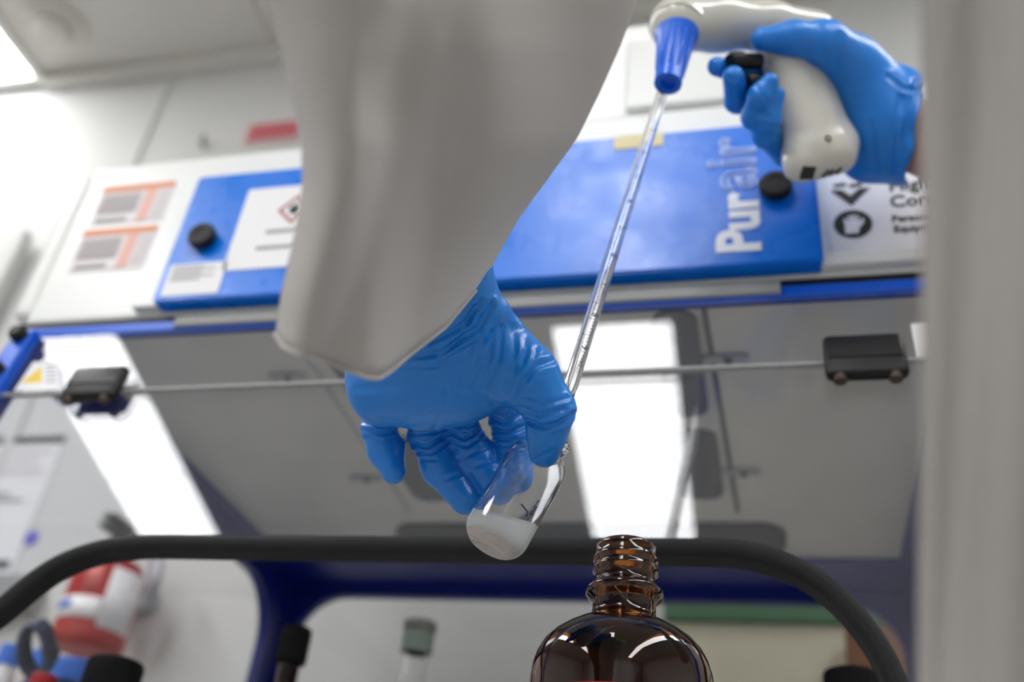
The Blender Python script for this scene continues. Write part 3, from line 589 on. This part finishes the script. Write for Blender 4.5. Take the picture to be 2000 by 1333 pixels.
# liquid with a level surface
h_ = np.array([0, 0, 1.0]); e1 = np.cross(vax, h_); e1 /= np.linalg.norm(e1); e2 = np.cross(vax, e1)
lc = D(990, 1013, .455); tl = (lc-VS)@vax; pn = vax*.45+UP*.45-FW*.1; pn /= np.linalg.norm(pn)
def solid(name, rp, top_t, m, pn_, parent):
    V, F = [], []; n = 72; rings = []
    for tt, rr in rp:
        if rr < 1e-6: rings.append([len(V)]); V.append(VS+vax*tt); continue
        rings.append(list(range(len(V), len(V)+n)))
        for i in range(n): a = 2*math.pi*i/n; V.append(VS+vax*tt+(e1*math.cos(a)+e2*math.sin(a))*rr)
    R_ = rp[-1][1]; last = []; c0 = VS+vax*top_t
    for fr in (1.0,):
        last = list(range(len(V), len(V)+n))
        for i in range(n):
            a = 2*math.pi*i/n; d = (e1*math.cos(a)+e2*math.sin(a))*R_; V.append(c0+d-vax*((d@pn_)/(vax@pn_)))
    rings.append(last)
    for A, B in zip(rings, rings[1:]):
        for i in range(n):
            j = (i+1) % n; F.append((A[0], B[j], B[i]) if len(A) == 1 else (A[i], A[j], B[j], B[i]))
    F.append(tuple(last)); me = mesh_of(V, F); bm = bmesh.new(); bm.from_mesh(me); bmesh.ops.recalc_face_normals(bm, faces=bm.faces); bm.to_mesh(me); bm.free()
    o = link(name, me, M[m], parent, True); o.data.set_sharp_from_angle(angle=math.radians(40)); return o
w_ = .0011
solid('milky_liquid', [(.0007, 0)]+arc(.0007), tl, 'milky', pn, t)
V, F = [], []; n = 48                            # settled grains, an uneven patch over the bottom
for k_, f_ in enumerate((0, .3, .55, .8, 1.0)):
    for i in range(n):
        a = 2*math.pi*i/n; r = VR*.84*f_*(1+(.03*math.sin(2*a+1)+.015*math.sin(5*a))*f_); x_ = r/VR
        q_ = max(r-(VR-RCN), 0); hz = RCN-math.sqrt((RCN-.0004)**2-q_*q_)+.0003*(f_ == 1)
        V.append(VS+vax*hz+(e1*math.cos(a)+e2*math.sin(a))*max(r, 1e-5))
for k_ in range(4):
    for i in range(n): F.append((k_*n+i, k_*n+(i+1) % n, (k_+1)*n+(i+1) % n, (k_+1)*n+i))
link('sediment', mesh_of(V, F), M['sediment'], t, True)
# scribbled ink mark on the right side of the vial
mk = D(1046, 985, .455)
def onvial(px, py):
    d = RI*(px-1000)/FPX+UP*(666.5-py)/FPX+FW; o_ = CAM-VS; a = d-vax*(d@vax); b = o_-vax*(o_@vax); A = a@a; B = 2*a@b; Cc = b@b-(VR+.0001)**2; disc = max(B*B-4*A*Cc, 0)
    return CAM+d*((-B-math.sqrt(disc))/(2*A))
for pts in ([(1018, 985), (1030, 1000), (1028, 1010)], [(1052, 978), (1042, 992), (1048, 990), (1036, 1006), (1042, 1004), (1030, 1016)]):
    link('ink_mark', sweep_me([onvial(*q) for q in pts], circle(.00035, 6)), M['ink'], t)

# ------------------------------------------------------------------ pipette (glass) and pipette controller
PA = D(1298, 168, .645); PB = D(1115, 752, .487); pax = PB-PA; PLn = np.linalg.norm(pax); pax /= PLn
pt = thing('glass_pipette', 'long graduated glass pipette reaching from the controller down to the vial', 'pipette', PB)
r0 = .0037; tipL = .012
prof = [(-.022, .0026), (-.004, .0026), (.004, .0030), (.012, r0), (PLn, r0), (PLn+.006, r0*.9), (PLn+.011, .0014), (PLn+.034, .0012), (PLn+.034, .0006), (PLn+.010, .0007), (PLn+.004, r0-.0014), (PLn-.001, r0-.0010), (.013, r0-.0010), (-.004, .0017), (-.022, .0017), (-.022, .0026)]
lathe('glass_tube', prof, PA, PB, M['glass'], pt, 40, True, 50)
ph = np.cross(pax, -FW); ph /= np.linalg.norm(ph); pf = np.cross(ph, pax); pf *= -1 if pf@FW > 0 else 1       # across / towards the camera
V, F = [], []
def tick(tt, a0, a1, wd):
    n = 6; k = len(V)
    for i in range(n+1):
        a = a0+(a1-a0)*i/n
        for s in (-wd/2, wd/2):
            V.append(PA+pax*(tt+s)+(ph*math.sin(a)+pf*math.cos(a))*(r0+.00006)); V.append(PA+pax*(tt+s)+(ph*math.sin(a)+pf*math.cos(a))*(r0+.00014))
    for i in range(n): q = k+i*4; F.extend([(q+1, q+5, q+7, q+3), (q, q+2, q+6, q+4)])
for i in range(100):
    tt = .02+i*(PLn-.028)/100; tick(tt, -.5, .0 if i % 5 else (.35 if i % 10 else .7), .0003)
link('graduation_marks', mesh_of(V, F), M['ink'], pt)
for i in range(1, 10):
    tt = .02+(i*10+3.3)*(PLn-.028)/100; c_ = PA+pax*tt+pf*(r0+.00012)+ph*.0009
    mtx = frame_of(c_, pax, -ph if np.cross(pax, -ph)@FW < 0 else ph)
    text('numeral', str(i), .0050, mtx, M['ink'], pt, .00004, .00007)
tick_ = lathe('red_band', [(0, .0031), (0, .0033), (.0016, .0036), (.0016, .0031)], PA+pax*.005, PB, M['redink'], pt, 32)

ctl_ = thing('pipette_controller', 'pale grey pistol-grip pipette controller with royal blue nozzle in a gloved hand', 'pipette controller', D(1560, 180, .67))
k = .006
body = px_chain([(1322, 48, .665, 54), (1400, 46, .68, 52), (1500, 52, .69, 46), (1590, 62, .70, 40)], .008)
# grip: two tapering ribs side by side make a stadium section
def line(a, b): return px_chain([a, b], .011)
grip = line((1512, 112, .672, 28), (1566, 285, .655, 26))+line((1575, 105, .690, 30), (1640, 275, .672, 28))+line((1535, 108, .670, 30), (1590, 282, .652, 29))+line((1560, 106, .679, 32), (1617, 279, .661, 31))+line((1545, 108, .69, 34), (1600, 282, .672, 34))
base = line((1565, 322, .652, 36), (1636, 304, .660, 36))+line((1568, 300, .664, 36), (1634, 284, .672, 36))
cb = sdf_obj('housing', body+grip+base, .0011, M['palegrey'], ctl_)
cg = C3(1322, 50, .645); ga = W3(C3(1326, 40, .668)); gb = W3(C3(1305, 160, .632)); gd = (gb-ga)/np.linalg.norm(gb-ga)
lathe('collar', [(.0, .0), (.0, .0195), (.004, .0195), (.006, .017), (.006, 0)], ga+gd*.004, gb, M['palegrey'], ctl_, 48)
nz = np.linalg.norm(gb-ga)
lathe('nozzle', [(.004, .0), (.005, .0150), (.011, .0158), (.018, .0145), (.021, .0125), (nz-.008, .0090), (nz-.003, .0090), (nz+.002, .0088), (nz+.002, .0052), (nz-.002, .0045), (nz-.002, 0)], ga, gb, M['nozzle'], ctl_, 56)
for i in range(10):
    a = 2*math.pi*i/10; h1 = np.cross(gd, FW); h1 /= np.linalg.norm(h1); h2 = np.cross(gd, h1); dr = h1*math.cos(a)+h2*math.sin(a)
    link('nozzle_rib', sweep_me([ga+gd*.021+dr*.0124, ga+gd*(nz-.008)+dr*.0090], circle(.0006, 6)), M['nozzle'], ctl_, True)
for (pa, pb, rr, lab) in (((1482, 120, .660), (1424, 120, .648), 18, 'trigger'), ((1500, 165, .660), (1456, 160, .646), 17, 'trigger')):
    A, B = D(*pa), D(*pb); L_ = np.linalg.norm(B-A); r_ = rr*.65/FPX
    lathe(lab, [(0, 0), (0, r_*.9), (L_*.55, r_*.9), (L_*.58, r_*1.05), (L_*.9, r_*1.05), (L_, r_*.8), (L_, 0)], A, B, M['black'], ctl_, 32)
# socket, printed text and screw hole on the foot of the grip
def onbody(px, py):                              # march onto the housing
    pr = body+grip+base; z = .60
    for _ in range(80): z = min(z+float(sdf_eval(np.array([C3(px, py, z)]), pr)[0])*.8, .68)
    return D(px, py, z)
def patch(px, py, off=.0):
    a, b, c = onbody(px, py), onbody(px+8, py), onbody(px, py-8); u, v = b-a, c-a; return frame_of(a, u, v), a
mt, a_ = patch(1578, 338); o = plate('power_socket', [(-.0048, -.0042), (.0042, -.0042), (.0048, .0042), (-.0042, .0042)], [], mt @ Matrix.Translation((0, 0, -.001)), .0018, M['print'], ctl_)
mt, a_ = patch(1606, 340)
for j, s_ in enumerate(range(3)):
    mt, a_ = patch(1610+j*13, 344-j*3); text('printing', ('|||||', 'IIII', 'lllll')[j], .005, mt @ Matrix.Rotation(math.radians(78), 4, 'Z') @ Matrix.Translation((-.001, 0, .0004)), M['print'], ctl_, .0004, .00015)
q = onbody(1617, 271); mt, _ = patch(1617, 271); nn = np.array(mt.col[2][:3])
lathe('screw_hole', [(-.001, 0), (-.001, .0022), (.0006, .0024), (.0006, .0016), (-.0006, .0014), (-.0006, 0)], q, q+nn, M['print'], ctl_, 24)

# ------------------------------------------------------------------ the person: arms in a lab coat, gloved hands
person = thing('person', 'person in pale lab coat and blue nitrile gloves, only arms in view, pipetting', 'person', D(1100, 200, .5))
z0 = .470
palm = px_chain([(752, 768, .478, 66), (840, 752, .470, 80), (905, 735, .464, 80)], .010)+px_chain([(905, 735, .464, 80), (980, 712, .460, 68)], .012) \
     + px_chain([(760, 700, .480, 70), (860, 650, .462, 85), (930, 670, .462, 62)], .02) \
     + px_chain([(860, 650, .462, 80), (880, 590, .450, 80), (880, 500, .438, 80)], .012)
back = px_chain([(770, 740, .502, 55), (960, 715, .492, 52)], .015)
thumb = px_chain([(955, 690, .458, 72), (1030, 735, .450, 53), (1076, 798, .449, 45)], .010)+px_chain([(1075, 800, .449, 43), (1068, 848, .450, 34)], .006)+px_chain([(1068, 848, .450, 35), (1063, 884, .4540, 30)], .006)
little = px_chain([(752, 790, .502, 40), (740, 835, .506, 34)], .006)+px_chain([(741, 842, .506, 33), (754, 880, .505, 35), (769, 922, .498, 24)], .003)
ring = px_chain([(835, 795, .506, 38), (832, 848, .508, 35)], .005)+px_chain([(834, 852, .508, 34), (862, 912, .505, 39), (909, 976, .494, 30)], .003)
mid = px_chain([(895, 780, .506, 36), (901, 838, .508, 34)], .004)+px_chain([(903, 842, .508, 35), (931, 895, .504, 39), (974, 956, .492, 31)], .003)
index = px_chain([(985, 765, .504, 38), (992, 812, .506, 37)], .004)+px_chain([(993, 816, .506, 38), (1005, 868, .504, 38), (1012, 935, .4925, 30)], .003)
FK = (.485, 9)
folds = [
 # crosswise folds at finger joints
 ([(700, 822), (740, 832), (780, 826)], .9, 5, FK), ([(708, 840), (745, 848), (776, 842)], .6, 4, FK), ([(712, 858), (745, 862)], .4, 4, FK),
 ([(800, 868), (835, 874), (870, 852)], 1.0, 5, FK), ([(806, 884), (842, 886), (874, 866)], .7, 4, FK), ([(812, 898), (850, 898)], .5, 4, FK), ([(800, 850), (865, 842)], .5, 4, FK),
 ([(868, 838), (905, 858), (945, 838)], 1.0, 5, FK), ([(876, 862), (912, 872), (950, 848)], .7, 4, FK), ([(872, 850), (930, 842)], .5, 3, FK), ([(895, 898), (960, 870)], .4, 5, FK),
 ([(945, 812), (985, 826), (1026, 806)], .7, 5, FK), ([(952, 836), (990, 846), (1028, 832)], 1.0, 5, FK), ([(962, 858), (1028, 862)], .8, 5, FK), ([(968, 872), (1000, 870)], .4, 4, FK),
 ([(870, 936), (905, 925)], .4, 5, FK), ([(915, 915), (965, 900)], .4, 5, FK), ([(960, 895), (1000, 915)], .4, 5, FK),
 # thumb joint
 ([(1030, 822), (1060, 836), (1095, 826), (1120, 808)], 1.3, 6, (0, .49)), ([(1012, 795), (1050, 812), (1100, 800)], .6, 6, (0, .49)), ([(1022, 780), (1060, 792), (1108, 778)], .5, 5, (0, .49)), ([(1035, 850), (1070, 845)], .3, 5, (0, .49)),
 ([(1045, 898), (1080, 880)], .3, 5, (0, .49)),
 # long diagonal folds over the thenar and wrist
 ([(1010, 778), (1020, 748), (1050, 715), (1080, 705)], .9, 7, (0, .49)), ([(995, 770), (1005, 720), (1030, 690)], .5, 7, (0, .49)), ([(1000, 640), (1005, 690), (990, 755)], .4, 7, (0, .49)),
 ([(1028, 660), (1022, 710)], .35, 6, (0, .49)), ([(1048, 680), (1030, 740)], .35, 5, (0, .49)),
 ([(960, 650), (955, 700), (925, 760)], .45, 6, (0, .49)), ([(935, 660), (925, 710), (900, 745)], .35, 6, (0, .49)), ([(980, 640), (975, 700), (955, 760)], .45, 5, (0, .49)),
 ([(800, 700), (860, 690), (935, 640), (960, 595)], .9, 7, (0, .49)), ([(780, 715), (850, 716), (930, 672)], .6, 6, (0, .49)), ([(840, 668), (900, 640), (940, 590)], .8, 6, (0, .49)), ([(860, 700), (905, 655), (925, 600)], .6, 5, (0, .49)),
 ([(700, 760), (780, 752), (860, 742)], .3, 8, (0, .49)), ([(850, 835), (870, 790), (872, 760)], .4, 6, (0, .49)), ([(965, 790), (950, 770), (900, 772)], .4, 6, (0, .49)),
]
cuff = px_chain([(905, 560, .440, 60), (935, 605, .445, 40), (975, 640, .452, 22)], .004)+px_chain([(948, 575, .442, 14), (975, 606, .446, 12), (1003, 634, .452, 9)], .006)
cuff += px_chain([(968, 612, .4395, 9), (940, 650, .4375, 7), (900, 680, .438, 6)], .005)+px_chain([(955, 590, .4380, 8), (920, 640, .4365, 6), (860, 675, .4385, 5)], .005)
g1 = sdf_obj('glove', palm+back+thumb+little+ring+mid+index+cuff, .00075, M['glove'], person, creases=folds)
g1['label'] = 'blue nitrile glove pinching the vial'
# right hand round the grip
thumb2 = px_chain([(1489, 77, .655, 23), (1550, 76, .657, 31), (1610, 88, .665, 44), (1660, 130, .680, 52)], .008)
palm2 = px_chain([(1660, 130, .682, 52), (1700, 200, .690, 62), (1722, 270, .69, 62)], .015)+px_chain([(1680, 270, .700, 52), (1690, 310, .700, 40)], .02)+px_chain([(1700, 180, .685, 50), (1760, 240, .68, 70), (1800, 255, .675, 78)], .02)
palm2 += px_chain([(1725, 270, .69, 62), (1770, 285, .685, 60)], .02)
bk2 = px_chain([(1640, 150, .715, 35), (1600, 290, .715, 40)], .015)+px_chain([(1690, 210, .71, 50), (1600, 230, .715, 45)], .015)
f_i = px_chain([(1600, 150, .712, 30), (1480, 150, .690, 26), (1400, 130, .655, 19)], .004)
f_m = px_chain([(1600, 190, .712, 30), (1500, 205, .690, 24), (1440, 196, .665, 25), (1432, 150, .640, 21)], .003)
f_r = px_chain([(1600, 240, .712, 30), (1510, 260, .690, 26), (1473, 228, .652, 25), (1484, 188, .638, 23), (1503, 160, .636, 17)], .003)
f_l = px_chain([(1600, 290, .712, 32), (1535, 300, .69, 26), (1497, 264, .66, 26), (1500, 232, .645, 24), (1517, 185, .640, 16)], .003)
folds2 = [([(1600, 55), (1605, 110)], .5, 7), ([(1640, 70), (1620, 120)], .5, 7), ([(1790, 160), (1775, 220), (1760, 300)], 1.2, 8), ([(1760, 190), (1745, 260), (1740, 330)], .8, 7), ([(1735, 150), (1765, 175), (1800, 175)], .8, 6), ([(1700, 240), (1710, 330)], .5, 7),
          ([(1415, 150), (1450, 160)], .4, 5), ([(1460, 215), (1500, 225)], .7, 5), ([(1478, 170), (1500, 200)], .5, 5), ([(1480, 245), (1520, 250)], .6, 5), ([(1560, 50), (1560, 105)], .3, 6)]
def cutglove(P, d):
    X = P[..., 0]/P[..., 2]*FPX+1000; Y = 666.5-P[..., 1]/P[..., 2]*FPX
    d = d+.0008*np.sin(P[..., 0]*420+P[..., 1]*130)*np.clip((X-1720)/40, 0, 1)-.0022*np.clip((X-1745)/40, 0, 1)*(1+.5*np.sin(Y*.09))
    return np.maximum(d, (X-(1806-.19*(Y-165)+4*np.sin(Y*.07)))*P[..., 2]/FPX*.95)
g2 = sdf_obj('glove', thumb2+palm2+bk2+f_i+f_m+f_r+f_l, .0012, M['glove2'], person, creases=folds2, tweak=cutglove)
g2['label'] = 'blue nitrile glove gripping the pipette controller'
sdf_obj('bare_forearm', px_chain([(1760, 262, .682, 58), (1800, 268, .678, 66), (1870, 288, .66, 76), (2050, 330, .60, 90), (2300, 380, .56, 100)], .01), .002, M['skin'], person)
# sleeve of the lab coat hanging over the lower hand
SEC = [((537, 655), (948, 545), .362, .440, .030, .062), ((550, 565), (978, 490), .352, .432, .032, .064), ((574, 462), (1015, 425), .342, .422, .034, .066), ((590, 360), (1070, 350), .332, .412, .036, .066),
       ((588, 270), (1128, 270), .322, .402, .038, .066), ((568, 180), (1172, 180), .314, .394, .040, .066), ((548, 90), (1212, 90), .306, .386, .042, .066), ((525, 0), (1245, 0), .30, .378, .042, .066), ((500, -110), (1275, -110), .294, .37, .042, .066), ((480, -300), (1320, -300), .284, .36, .042, .066), ((430, -700), (1420, -700), .27, .345, .045, .07), ((380, -1150), (1500, -1150), .26, .335, .048, .075)]
SEC = [(a, b, c-.035, d, e, f+.01) for a, b, c, d, e, f in SEC]
hem_x = [0, .04, .15, .25, .35, .45, .505, .56, .64, .81, 1]; hem_y = [655, 678, 697, 708, 725, 740, 738, 722, 694, 640, 545]
V, F = [], []; n = 96; rows = 54
ts = np.linspace(0, len(SEC)-1, rows)
def secv(t):
    i = min(int(t), len(SEC)-2); f = t-i; a, b = SEC[i], SEC[i+1]
    return [np.array(a[k])*(1-f)+np.array(b[k])*f for k in range(6)]
for t_ in ts:
    L, R_, dl, dr, bf, bb = secv(t_); w_ = math.exp(-t_*.55)
    for i in range(n):
        a = 2*math.pi*i/n; c, s = math.cos(a), math.sin(a); u = .5+.5*c; front = s > 0
        px, py = L+(R_-L)*u
        if front:
            py += (np.interp(u, hem_x, hem_y)-(655-110*u))*w_*min(1, s*3+.0)
            ue = .15+.012*t_; pf_ = (1-(1-min(u/ue, 1))**1.6) if u < ue else max(0, 1-((u-ue)/(1-ue))**2.2)**.8
            dep = dl+(dr-dl)*u-(bf+.012)*pf_
            dep += .0045*math.sin(u*9+t_*.9+.5)*s+.004*math.exp(-((u-.30-.012*t_)/.06)**2)*s+.006*math.exp(-((u-.62+.02*t_)/.09)**2)*s
        else: dep = dl+(dr-dl)*u+bb*abs(s)**.9; py -= 0
        V.append(D(px, py, dep))
for j in range(rows-1):
    for i in range(n): F.append((j*n+i, j*n+(i+1) % n, (j+1)*n+(i+1) % n, (j+1)*n+i))
me = mesh_of(V, F); bm = bmesh.new(); bm.from_mesh(me); bmesh.ops.recalc_face_normals(bm, faces=bm.faces); bm.to_mesh(me); bm.free()
sl = link('coat_sleeve', me, M['coat'], person, True); md = sl.modifiers.new('s', 'SOLIDIFY'); md.thickness = .0018; md.offset = -1
hp = [V[i] for i in range(0, n)]; hp = hp+[hp[0]]
link('sleeve_hem', sweep_me([np.array(q) for q in hp], circle(.0008, 8)), M['coat'], person, True)
# front edge of the coat hanging close to the lens on the right
V, F = [], []; nx, ny = 40, 30
for j in range(ny+1):
    for i in range(nx+1):
        u, v = i/nx, j/ny; px = 1817+u*620+4*math.sin(v*5); py = -160+v*1680
        dep = .205+.03*u+.004*math.sin(u*22+v*2)+.0015*math.sin(v*9)-.006*math.exp(-(u/.03)**2)*0; V.append(D(px, py, dep))
for j in range(ny):
    for i in range(nx): k_ = j*(nx+1)+i; F.append((k_, k_+1, k_+nx+2, k_+nx+1))
cf = link('coat_front', mesh_of(V, F), M['coat'], person, True); md = cf.modifiers.new('s', 'SOLIDIFY'); md.thickness = .003; md.offset = 0
link('front_hem', sweep_me([V[j*(nx+1)] for j in range(ny+1)], circle(.0022, 10)), M['coat'], person, True)

ch = [C3(2010, 320, .612), C3(2180, 352, .585), C3(2400, 400, .55), C3(2800, 480, .52)]
for j, q in enumerate(ch): pass
rr_ = (.040, .044, .052, .062); V, F = [], []; n = 48; pth = smoothpath(ch, 6)
for j, q in enumerate(pth):
    tg = pth[min(j+1, len(pth)-1)]-pth[max(j-1, 0)]; tg /= np.linalg.norm(tg); a_ = np.cross(tg, [0, 1., 0]); a_ /= np.linalg.norm(a_); b_ = np.cross(a_, tg); R_ = np.interp(j/(len(pth)-1)*3, range(4), rr_)
    for i in range(n): a = 2*math.pi*i/n; V.append(W3(q+(a_*math.cos(a)+b_*math.sin(a))*R_*(1+.04*math.sin(3*a+j*.4)+.02*math.sin(5*a-j*.3))).reshape(3))
for j in range(len(pth)-1):
    for i in range(n): F.append((j*n+i, j*n+(i+1) % n, (j+1)*n+(i+1) % n, (j+1)*n+i))
sr = link('coat_sleeve', mesh_of(V, F), M['coat'], person, True); md = sr.modifiers.new('s', 'SOLIDIFY'); md.thickness = .0018
